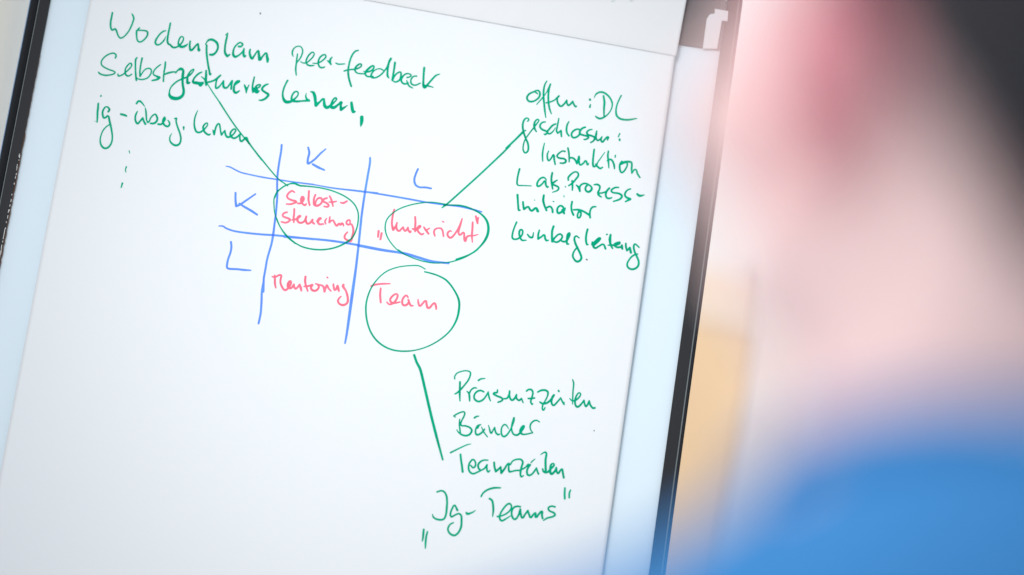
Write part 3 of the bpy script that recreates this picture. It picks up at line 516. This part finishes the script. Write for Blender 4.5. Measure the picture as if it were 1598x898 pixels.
WORD handwritten_word green lowest green word of the notes at right with two looped tails
-62,784,22 -79,715,20 -89,642,22 -80,585,24 -40,579,22 6,610,22 26,652,22 20,698,22 -7,696,24 -12,654,25 6,610,25 33,579,24 82,586,15
87,658,18 118,631,25 149,632,24 153,691,11
219,729,20 213,681,24 219,623,25* 256,656,22 284,680,24 301,640,27 320,619,25 342,626,15
378,801,27 370,745,27 376,683,27 389,618,29* 416,673,22 463,720,22 496,701,24 487,657,22 446,619,24 396,623,22
480,655,18 513,637,24 550,647,24 574,698,25 578,745,27 561,731,31 557,679,27 566,618,25 585,617,20
699,709,16 658,726,20 643,693,24 662,640,27 698,583,27 736,526,27 758,475,27 742,437,27 709,424,27 670,453,25 653,490,24 664,547,20 695,598,20
782,828,25 776,760,25 781,698,27 800,646,25 815,647,15
858,687,15 867,653,31 906,678,27 947,740,24 931,745,22 901,709,25 874,658,33 899,618,25 941,644,22 991,676,22 1024,630,27
1015,801,20 1023,805,15
1061,805,25 1061,750,36 1077,689,27 1106,646,22
1049,675,15 1090,683,25 1135,690,24 1184,725,22 1139,714,24 1124,688,27 1161,667,25 1195,676,24
1211,698,27 1223,657,24
1191,675,22 1219,668,24
1255,728,22 1262,686,25 1280,646,24* 1309,686,24* 1328,630,31
1417,706,18 1363,737,20 1352,708,24 1367,655,25 1401,598,25 1433,540,25 1436,485,25 1407,446,25 1363,431,25 1319,448,25 1305,489,22 1324,547,20 1363,600,22 1410,623,18
WORD handwritten_word green long green word topmost in the list at the lower right
-503,-1178,18 -507,-1152,16 -487,-1110,16 -439,-1080,15 -380,-1063,16 -337,-1072,18 -329,-1102,20 -342,-1165,20 -377,-1232,20 -414,-1291,22 -452,-1339,20 -474,-1355,16
-436,-1206,24 -427,-1278,24 -417,-1353,24 -403,-1427,16
-340,-1303,13 -314,-1322,24 -300,-1366,24 -291,-1410,18
-309,-1329,20 -294,-1280,18 -261,-1249,20 -234,-1248,16
-226,-1155,22 -202,-1134,20 -155,-1121,13
-144,-1279,20 -182,-1269,22 -224,-1289,22 -248,-1335,22 -237,-1379,24 -192,-1401,24 -143,-1376,22 -110,-1321,20 -92,-1271,16* -74,-1331,22 -51,-1372,15
11,-1230,16 10,-1261,24 -22,-1273,22 -28,-1286,22 21,-1305,24 76,-1320,24 84,-1345,22 39,-1375,20
100,-1324,18 136,-1311,22 154,-1258,24 153,-1224,22* 162,-1287,24 195,-1325,25 225,-1297,24 239,-1253,20* 247,-1297,22 280,-1314,24 303,-1289,20* 329,-1335,16
348,-1194,20 369,-1173,22 403,-1170,24 425,-1201,22 421,-1263,22 416,-1310,22 436,-1339,20 443,-1329,15
382,-1277,20 418,-1271,22 454,-1260,20
480,-1185,20 514,-1161,24 558,-1150,25 595,-1164,25 601,-1205,20 583,-1269,18 561,-1326,20 562,-1372,20 577,-1385,20 592,-1352,15
523,-1298,20 559,-1311,25 609,-1292,25 648,-1244,24 671,-1191,22 658,-1235,24 657,-1281,24 684,-1311,24 720,-1271,22 756,-1212,18* 778,-1247,22 805,-1281,22
806,-1285,16 804,-1255,11
719,-1132,24 724,-1139,22
864,-979,16 881,-1016,20 887,-1108,18 894,-1183,18 903,-1263,13
862,-1204,13 896,-1225,20 932,-1212,22 968,-1172,20 980,-1132,18 960,-1120,18 938,-1150,20 927,-1201,24 935,-1261,24 965,-1287,25 1002,-1251,22 1030,-1197,18* 1042,-1237,22 1065,-1265,24 1091,-1196,20* 1111,-1242,24 1146,-1274,25 1168,-1268,24
WORD handwritten_word green second green word of the list at the lower right
-428,-1623,15 -448,-1613,18* -401,-1575,18 -344,-1547,18 -326,-1560,20 -332,-1607,20 -350,-1663,18 -346,-1708,18 -297,-1708,20 -243,-1719,22 -215,-1749,24 -231,-1797,24 -273,-1820,24 -326,-1815,22 -372,-1788,16 -387,-1768,13
-374,-1642,15 -368,-1704,18 -354,-1755,20 -339,-1806,18
-206,-1599,22 -188,-1581,20 -161,-1571,15
-122,-1666,16 -157,-1687,20 -171,-1742,20 -157,-1786,24 -127,-1785,24 -87,-1745,22 -70,-1712,20
-142,-1681,22 -153,-1713,20
-109,-1691,11 -76,-1743,18 -23,-1796,15
-31,-1660,11 -9,-1710,20 11,-1745,22 26,-1720,18 44,-1675,18* 65,-1729,22 95,-1751,24 113,-1743,15
207,-1666,9 180,-1632,18 152,-1623,18 127,-1659,18 127,-1712,20 145,-1755,22 176,-1760,24 211,-1715,20 238,-1642,18 253,-1563,22 250,-1529,24* 238,-1619,20 247,-1679,20 276,-1720,22 318,-1721,24 353,-1678,24 382,-1620,20 376,-1602,20 357,-1631,33 349,-1678,33 383,-1704,20 492,-1668,16
492,-1668,13 460,-1631,18 452,-1579,20 479,-1533,20 515,-1517,18 551,-1529,15
WORD handwritten_word green third green word of the list with a long slanted bar over its T
-420,-2044,20 -365,-2005,18 -297,-1958,16 -242,-1923,15 -200,-1907,9
-302,-2047,24 -284,-2116,25 -264,-2181,25 -247,-2243,27
-165,-2155,18 -135,-2177,22 -112,-2154,22 -120,-2106,20 -149,-2084,20 -178,-2119,22 -188,-2169,22 -169,-2227,24 -125,-2247,22 -76,-2221,20 -35,-2192,18 -1,-2164,20 22,-2119,20* 24,-2160,22 45,-2198,24 65,-2177,13
23,-2065,16 -23,-2072,20 -61,-2097,22 -81,-2138,24 -67,-2178,24 -42,-2194,22
98,-2081,24 111,-2132,25 133,-2181,27* 156,-2155,24 182,-2119,20* 190,-2158,24 199,-2190,27* 228,-2137,24 267,-2066,20 273,-2107,22 288,-2158,25 314,-2154,20 357,-2136,20 408,-2124,20 462,-2086,18 494,-2043,24
288,-2078,18 311,-2029,18 359,-2003,20 404,-2000,22 427,-2027,24 421,-2085,24 418,-2146,25 433,-2196,22 458,-2181,16
517,-2043,24 498,-2080,24 491,-2127,25 511,-2166,25 553,-2148,22 595,-2070,20* 612,-2109,22 627,-2133,25
523,-2016,16 538,-1995,16 563,-1968,9
620,-1906,11 668,-1871,20 685,-1885,24 686,-1961,27 696,-2028,27 709,-2101,27
667,-2070,20 686,-2101,24 727,-2099,25 765,-2047,27 793,-2005,22 779,-1988,18 756,-2011,25 756,-2064,27 774,-2110,31 808,-2079,25 823,-2031,22* 847,-2092,25 876,-2053,24 892,-2040,24 906,-2079,25 925,-2133,25
WORD handwritten_word green lowest green word of the list with a long bar over its T and quotation marks
-504,-2520,20 -462,-2499,20 -423,-2506,22 -391,-2547,24 -373,-2612,24 -365,-2693,25 -363,-2761,24 -376,-2812,22 -411,-2832,24 -471,-2830,22 -504,-2812,20 -516,-2784,11
-240,-2693,27 -260,-2663,22 -282,-2643,20 -302,-2684,22 -313,-2738,22 -299,-2777,22 -258,-2752,20 -216,-2730,20 -187,-2749,24 -175,-2800,24 -168,-2874,25 -185,-2937,24 -216,-2979,24 -252,-2986,25 -297,-2961,24 -315,-2919,22 -300,-2871,20 -263,-2842,15
-133,-2707,24 -120,-2718,29 -85,-2705,22 -54,-2684,16 -31,-2662,7
8,-2494,20 27,-2449,20 73,-2405,22 137,-2375,24 214,-2361,18
-590,-2972,24 -587,-3027,25 -584,-3079,22 -587,-3110,11
-544,-2991,20 -549,-3052,24 -545,-3126,24 -538,-3184,13
109,-2505,25 138,-2519,25 157,-2562,25 171,-2627,25 174,-2672,20 174,-2708,9
228,-2696,22 278,-2679,18 333,-2641,20 367,-2594,20 372,-2552,20 346,-2527,22 312,-2550,22 276,-2612,22 255,-2675,22 262,-2719,24 287,-2736,24 328,-2709,20 375,-2668,13
476,-2544,20 439,-2545,22 404,-2562,22 385,-2610,22 397,-2668,24 431,-2697,24 463,-2658,22 479,-2573,24* 492,-2624,25 517,-2665,25 541,-2624,22 568,-2575,22* 589,-2617,25 612,-2647,25 637,-2610,22 660,-2591,22 670,-2635,25 702,-2592,24 731,-2561,24 737,-2602,25 750,-2638,25
873,-2485,22 829,-2483,20 799,-2510,22 814,-2538,22 870,-2556,24 886,-2576,24 861,-2602,22 804,-2626,22 763,-2660,15
956,-2252,22 961,-2312,25 971,-2374,24
1023,-2265,18 1015,-2304,22 1021,-2354,22
WORD paper_speck grey small grey speck above the first green word
-3484,2858,18 -3479,2851,18
WORD paper_speck grey small grey speck beside the looped tail of the lowest note at right
820,466,20 828,463,20
WORD paper_speck grey tiny grey speck low on the right side of the sheet
1195,-1533,14 1200,-1537,14
"""
def spline(pts, step=0.22):
    """Catmull-Rom through (x, y, w, corner); returns dense samples"""
    P = [np.array(p[:3], float) for p in pts]; C = [p[3] for p in pts]; out = []
    n = len(P)
    for i in range(n - 1):
        a, b = P[i], P[i + 1]; L = np.hypot(*(b - a)[:2])
        if i > 0 and not C[i]: ta = (P[i + 1] - P[i - 1]) / max(1e-6, np.hypot(*(P[i + 1] - P[i - 1])[:2])) * L
        else: ta = b - a
        if i + 2 < n and not C[i + 1]: tb = (P[i + 2] - P[i]) / max(1e-6, np.hypot(*(P[i + 2] - P[i])[:2])) * L
        else: tb = b - a
        ta[2] = tb[2] = (b - a)[2]
        m = max(2, int(L / step))
        t = np.linspace(0, 1, m, endpoint=(i == n - 2))[:, None]
        h = (2*t**3-3*t**2+1)*a + (t**3-2*t**2+t)*ta + (-2*t**3+3*t**2)*b + (t**3-t**2)*tb
        out.append(h)
    return np.concatenate(out)
def ink_mesh(strokes, cell, lift, rng, smooth_edge=0.06):
    """rounded variable-width strokes -> one flat sheet of faces without overlaps, lying on the paper (mm in, m out)"""
    sm = [spline(s) for s in strokes]
    A = np.concatenate(sm); pad_ = 3.0
    x0, y0 = A[:, 0].min() - pad_, A[:, 1].min() - pad_
    nx = int((A[:, 0].max() + pad_ - x0) / cell) + 2; ny = int((A[:, 1].max() + pad_ - y0) / cell) + 2
    F = np.full((nx, ny), -1.0)
    for x, y, w_ in A:
        r = max(0.16, w_ / 2)
        i0 = max(0, int((x - r - 1 - x0) / cell)); i1 = min(nx, int((x + r + 1 - x0) / cell) + 2)
        j0 = max(0, int((y - r - 1 - y0) / cell)); j1 = min(ny, int((y + r + 1 - y0) / cell) + 2)
        gx = x0 + np.arange(i0, i1) * cell - x; gy = y0 + np.arange(j0, j1) * cell - y
        f = r - np.sqrt(gx[:, None] ** 2 + gy[None, :] ** 2)
        np.maximum(F[i0:i1, j0:j1], f, out=F[i0:i1, j0:j1])
    F += rng.normal(0, smooth_edge * 0.5, F.shape)
    I = F > 0
    verts, faces, cache = [], [], {}
    def cv(i, j):
        k = (i, j)
        if k not in cache: cache[k] = len(verts); verts.append((x0 + i * cell, y0 + j * cell))
        return cache[k]
    def ev(i, j, k2, l2):
        if (k2, l2) < (i, j): i, j, k2, l2 = k2, l2, i, j
        k = (i, j, k2, l2)
        if k not in cache:
            a, b = F[i, j], F[k2, l2]; t = min(0.97, max(0.03, a / (a - b)))
            cache[k] = len(verts); verts.append((x0 + (i + t * (k2 - i)) * cell, y0 + (j + t * (l2 - j)) * cell))
        return cache[k]
    cnt = I[:-1, :-1].astype(int) + I[1:, :-1] + I[1:, 1:] + I[:-1, 1:]
    for i, j in zip(*np.nonzero(cnt)):
        cs = ((i, j), (i + 1, j), (i + 1, j + 1), (i, j + 1))
        if cnt[i, j] == 4: faces.append([cv(*c) for c in cs]); continue
        poly = []
        for k in range(4):
            a, b = cs[k], cs[(k + 1) % 4]
            if I[a]: poly.append(cv(*a))
            if I[a] != I[b]: poly.append(ev(*a, *b))
        if len(poly) >= 3: faces.append(poly)
    V = np.array(verts) / 1000.0
    Z = relief(V[:, 0], V[:, 1]) + lift
    return np.column_stack([V, Z]), faces
rng = np.random.default_rng(7); extra = 0
for block in INKDATA.strip().split("WORD ")[1:]:
    lines = block.strip().split("\n"); nm, colr, label = lines[0].split(" ", 2)
    strokes = []
    for l in lines[1:]:
        q = []
        for tok in l.split():
            c = tok.endswith('*'); a = tok.rstrip('*').split(',')
            q.append((int(a[0]) / 10, int(a[1]) / 10, int(a[2]) / 10, c))
        strokes.append(q)
    lift = LIFT[colr] + (0.00012 if nm in ('pointer_line',) else 0) + (0.00006 * (extra % 2) if nm in ('grid_line',) else 0) - (0.00006 if nm == 'circle_outline' else 0)
    extra += 1
    V, F = ink_mesh(strokes, 0.42, lift, rng)
    o = link(nm, mesh(nm, V, F), INK[colr], sheet)
    o['label'] = label
# faint marks showing through the flipped sheet
V, F = [], []
for cu, cv_ in [(0.0691, 0.3658), (0.0911, 0.3701)]:
    b = len(V)
    for k in range(10):
        a = 2 * math.pi * k / 10; u = cu + 0.0028 * math.cos(a); v = cv_ + 0.0016 * math.sin(a) + 0.4 * (u - cu)
        dv = v - flip_v(u)
        h = float(np.interp(dv, [p[0] for p in prof[:12]][::-1], [p[1] for p in prof[:12]][::-1]))
        V.append((u, v, float(relief(np.float64(u), np.float64(min(v, 0.33)))) + h + 0.0006))
    F.append(tuple(range(b, b + 10)))
bm_ = link("bleed_through_marks", mesh("bleed_through_marks", V, F), INK['bleed'], flip)

# ---------------------------------------------------------------- person in the foreground, seen from behind
def skin_material(ears):
    m = mat("skin", (0.85, 0.62, 0.60), 0.5, 0.3, col2=(0.81, 0.56, 0.54), scale=14, bump=0.2, bscale=500, sss=0.15)
    nt = m.node_tree; b = nt.nodes["Principled BSDF"]; src = b.inputs['Base Color'].links[0].from_socket
    tc = nd(nt, 'ShaderNodeTexCoord')
    for e in ears:
        ms = nd(nt, 'ShaderNodeVectorMath', operation='MULTIPLY'); ms.inputs[1].default_value = (1, 1, 0.55)
        nt.links.new(tc.outputs['Object'], ms.inputs[0])
        vm = nd(nt, 'ShaderNodeVectorMath', operation='DISTANCE'); vm.inputs[1].default_value = (e[0], e[1], e[2] * 0.55)
        nt.links.new(ms.outputs[0], vm.inputs[0])
        mr = nd(nt, 'ShaderNodeMapRange'); mr.inputs[1].default_value = 0.036; mr.inputs[2].default_value = 0.020
        nt.links.new(vm.outputs['Value'], mr.inputs[0])
        mx = nd(nt, 'ShaderNodeMix', data_type='RGBA'); mx.inputs[7].default_value = (0.76, 0.31, 0.36, 1)
        nt.links.new(mr.outputs[0], mx.inputs[0]); nt.links.new(src, mx.inputs[6]); src = mx.outputs[2]
    nt.links.new(src, b.inputs['Base Color']); return m

def ell(bm, c, r, rot=(0, 0, 0), seg=32):
    Mx = Matrix.Translation(c) @ Euler(rot).to_matrix().to_4x4() @ Matrix.Diagonal((*r, 1))
    bmesh.ops.create_uvsphere(bm, u_segments=seg, v_segments=seg // 2, radius=1.0, matrix=Mx)
def limb(bm, a, b, ra, rb, seg=24, flat=(1, 1)):
    a, b = Vector(a), Vector(b); d = b - a
    q = d.to_track_quat('Z', 'Y').to_matrix().to_4x4()
    Mx = Matrix.Translation((a + b) / 2) @ q @ Matrix.Diagonal((flat[0], flat[1], 1, 1))
    bmesh.ops.create_cone(bm, segments=seg, radius1=ra, radius2=rb, depth=d.length, cap_ends=True, matrix=Mx)
    ell(bm, a, (ra, ra, ra), seg=20); ell(bm, b, (rb, rb, rb), seg=20)
def finish(name, bm, m, parent, voxel=0.004, smooth=8):
    me = bpy.data.meshes.new(name); bm.to_mesh(me); bm.free()
    o = link(name, me, m, parent)
    md = o.modifiers.new("r", 'REMESH'); md.mode = 'VOXEL'; md.voxel_size = voxel; md.use_smooth_shade = True
    md = o.modifiers.new("s", 'SMOOTH'); md.factor = 0.6; md.iterations = smooth
    dg = bpy.context.evaluated_depsgraph_get(); dg.update()
    me2 = bpy.data.meshes.new_from_object(o.evaluated_get(dg)); o.modifiers.clear(); o.data = me2
    if not me2.materials: me2.materials.append(m)
    for p in me2.polygons: p.use_smooth = True
    return o
HEAD = Vector((0.150, 0.85, ZC + 0.086)); HY = R(30)
person = thing("person", "person with dark hair and blue shirt, back turned, blurred in the right foreground", "person", HEAD)
HR = Matrix.Rotation(HY, 4, 'Z')          # head turned towards the left
def hp(x, y, z): return tuple(HR @ Vector((x, y, z)))
def hell(bm, c, r, rot=(0, 0, 0), seg=32):
    Mx = HR @ Matrix.Translation(c) @ Euler(rot).to_matrix().to_4x4() @ Matrix.Diagonal((*r, 1))
    bmesh.ops.create_uvsphere(bm, u_segments=seg, v_segments=seg // 2, radius=1.0, matrix=Mx)
bm = bmesh.new()
# skull, face, jaw (local head frame: +Y forward, origin between the ears)
hell(bm, (0, -0.012, 0.045), (0.074, 0.094, 0.082), seg=48)
hell(bm, (0, 0.030, 0.005), (0.069, 0.066, 0.088))
hell(bm, (0, 0.040, -0.050), (0.052, 0.052, 0.045))
hell(bm, (0, 0.078, -0.078), (0.026, 0.022, 0.020))
for s in (-1, 1):
    hell(bm, (s * 0.050, 0.060, -0.014), (0.028, 0.028, 0.030))              # cheekbones
    hell(bm, (s * 0.054, 0.014, -0.050), (0.019, 0.038, 0.038), (R(25), 0, 0))  # jaw angle
    hell(bm, (s * 0.028, 0.083, 0.032), (0.022, 0.010, 0.008))               # brow
    # ear: plate, rim, lobe
    hell(bm, (s * 0.079, -0.010, -0.001), (0.0065, 0.014, 0.029), (R(-12), 0, s * R(-18)), 24)
    n = 26
    prev = None
    for k in range(n):
        a = R(-70 + 300 * k / (n - 1))
        yy = -0.012 - 0.017 * math.cos(a) ; zz = 0.006 + 0.030 * math.sin(a)
        xx = s * (0.082 + 0.010 * max(0, math.cos(a)) )
        pnt = (xx, yy - 0.12 * (0.0 - zz) * 0.6, zz)
        if prev: 
            A_, B_ = HR @ Vector(prev), HR @ Vector(pnt); limb(bm, A_, B_, 0.0038, 0.0038, 8)
        prev = pnt
    hell(bm, (s * 0.0800, -0.007, -0.0300), (0.0050, 0.0085, 0.0095), seg=20)
# nose, lips
limb(bm, hp(0, 0.088, 0.022), hp(0, 0.108, -0.018), 0.008, 0.012, 16); hell(bm, (0, 0.104, -0.022), (0.016, 0.012, 0.009))
hell(bm, (0, 0.092, -0.046), (0.024, 0.009, 0.0085))
# neck, trapezius, torso and arms
limb(bm, (0.004, -0.004, -0.030), (0.006, -0.012, -0.150), 0.0560, 0.0600, 36)
def torso(bm, g):
    for s in (-1, 1):
        limb(bm, (0.014, -0.015, -0.156), (0.010 + s * 0.084, -0.020, -0.222), 0.044 + g, 0.042 + g, 28)
        limb(bm, (0.010 + s * 0.084, -0.018, -0.222), (0.006 + s * 0.166, -0.010, -0.268), 0.042 + g, 0.046 + g, 28)
    if g > 0: ell(bm, (0.030, -0.036, -0.158), (0.082, 0.068, 0.066), (R(-18), 0, 0), seg=40)
    ell(bm, (0.006, 0.0, -0.360), (0.160 + g, 0.100 + g, 0.130 + g), seg=48)
    ell(bm, (0.006, 0.005, -0.480), (0.150 + g, 0.100 + g, 0.160 + g), seg=48)
    ell(bm, (0.006, 0.010, -0.620), (0.155 + g, 0.110 + g, 0.140 + g), seg=48)
    for s in (-1, 1):
        limb(bm, (0.006 + s * 0.172, -0.008, -0.292), (0.006 + s * 0.212, 0.01, -0.42 if g > 0 else -0.52), 0.046 + g, 0.044 + g * 1.6, 24)
torso(bm, 0.0)
for s in (-1, 1):
    limb(bm, (0.006 + s * 0.215, 0.01, -0.52), (0.006 + s * 0.16, 0.22, -0.60), 0.040, 0.027, 20)
ears = [tuple(HR @ Vector((s * 0.083, -0.014, 0.004))) for s in (-1, 1)]
M_skin = skin_material(ears)
body = finish("body", bm, M_skin, person, 0.0032, 5)
# hands resting in the lap, palm and five fingers each
for s in (-1, 1):
    bm = bmesh.new(); wx = 0.006 + s * 0.16
    ell(bm, (wx, 0.275, -0.612), (0.040, 0.052, 0.016))
    limb(bm, (wx, 0.215, -0.602), (wx, 0.25, -0.608), 0.026, 0.024, 16, (1, 0.8))
    for k, (dx, L) in enumerate(((-0.028, 0.062), (-0.009, 0.074), (0.010, 0.070), (0.028, 0.054))):
        p0 = Vector((wx + dx, 0.310, -0.612)); p1 = p0 + Vector((dx * 0.1, L * 0.5, -0.006)); p2 = p1 + Vector((dx * 0.05, L * 0.36, -0.020)); p3 = p2 + Vector((0, L * 0.18, -0.018))
        limb(bm, p0, p1, 0.0095, 0.0088, 10); limb(bm, p1, p2, 0.0088, 0.008, 10); limb(bm, p2, p3, 0.008, 0.0068, 10)
    t0 = Vector((wx - s * 0.030, 0.245, -0.612)); t1 = t0 + Vector((-s * 0.026, 0.034, -0.004)); t2 = t1 + Vector((-s * 0.008, 0.030, -0.010))
    limb(bm, t0, t1, 0.0125, 0.011, 12); limb(bm, t1, t2, 0.011, 0.0085, 12)
    finish("hand", bm, M_skin, person, 0.003, 3)
# eyes
for s in (-1, 1):
    bm = bmesh.new(); hell(bm, (s * 0.031, 0.0835, 0.018), (0.0115, 0.0105, 0.0075), seg=20)
    me = bpy.data.meshes.new("eye"); bm.to_mesh(me); bm.free(); e = link("eye", me, M_eye, person, True)
    bm = bmesh.new(); hell(bm, (s * 0.031, 0.0930, 0.018), (0.0045, 0.0018, 0.0045), seg=16)
    me = bpy.data.meshes.new("iris"); bm.to_mesh(me); bm.free(); link("iris", me, M_hair, e, True)
# shirt with collar band
bm = bmesh.new(); torso(bm, 0.010)
shirt = finish("shirt", bm, M_shirt, person, 0.005, 6)
bm = bmesh.new()
for k in range(36):
    a0, a1 = 2 * math.pi * k / 36, 2 * math.pi * (k + 1) / 36
    f = lambda a: Vector((0.008 + 0.063 * math.cos(a), -0.010 + 0.063 * math.sin(a), -0.104 - 0.056 * (0.5 + 0.5 * math.sin(a)) - 0.006 * abs(math.cos(a))))
    limb(bm, f(a0), f(a1), 0.006, 0.006, 8)
me = bpy.data.meshes.new("collar"); bm.to_mesh(me); bm.free(); link("collar", me, M_shirt, shirt, True)
# hair: a cropped cap plus short strands
def hair_limit(z):   # widest angle (degrees from the back of the head) that hair reaches at height z
    return float(np.interp(z, [-0.075, -0.055, -0.014, 0.028, 0.040, 0.062, 0.085, 0.10], [0, 17, 54, 79, 92, 114, 140, 180]))
bm = bmesh.new(); bmesh.ops.create_uvsphere(bm, u_segments=96, v_segments=64, radius=1.0)
rr_ = random.Random(3); anchors = []
def skull(p):
    """push a unit direction out to the head's surface"""
    x, y, z = p
    if z < 0: k = 1 - 0.22 * (-z) ** 1.2
    else: k = 1
    return Vector((x * 0.0795 * k, -0.012 + y * 0.0995 * (k if y < 0 else 1), 0.045 + z * (0.089 if z > 0 else 0.125)))
for v in bm.verts:
    v.co = skull(v.co)
for v in list(bm.verts):
    ang = abs(math.degrees(math.atan2(v.co.x, -(v.co.y + 0.012))))
    if ang > hair_limit(v.co.z) : bm.verts.remove(v)
    else:
        if rr_.random() < 0.95: anchors.append((v.co.copy(), v.normal.copy()))
for v in bm.verts: v.co = HR @ v.co
me = bpy.data.meshes.new("hair"); bm.to_mesh(me); bm.free(); hair = link("hair", me, M_hair, person, True)
md = hair.modifiers.new("th", 'SOLIDIFY'); md.thickness = 0.006; md.offset = -1
V, F = [], []
for co, no in anchors:
    for _ in range(3):
        d = (co - Vector((0, -0.01, 0.03))).normalized(); p = co + Vector([rr_.gauss(0, 0.0016) for _ in range(3)])
        t = (Vector((0, -0.4, -1)) + Vector([rr_.gauss(0, 0.3) for _ in range(3)])); t = (t - d * t.dot(d)).normalized(); sd = t.cross(d) * 0.0007
        q = p + d * 0.004 + t * rr_.uniform(0.006, 0.012); b = len(V)
        V += [HR @ (p - d * 0.002 - sd), HR @ (p - d * 0.002 + sd), HR @ q]; F.append((b, b + 1, b + 2))
st = link("hair_strands", mesh("hair_strands", V, F), M_hair, hair); st['kind'] = 'stuff'
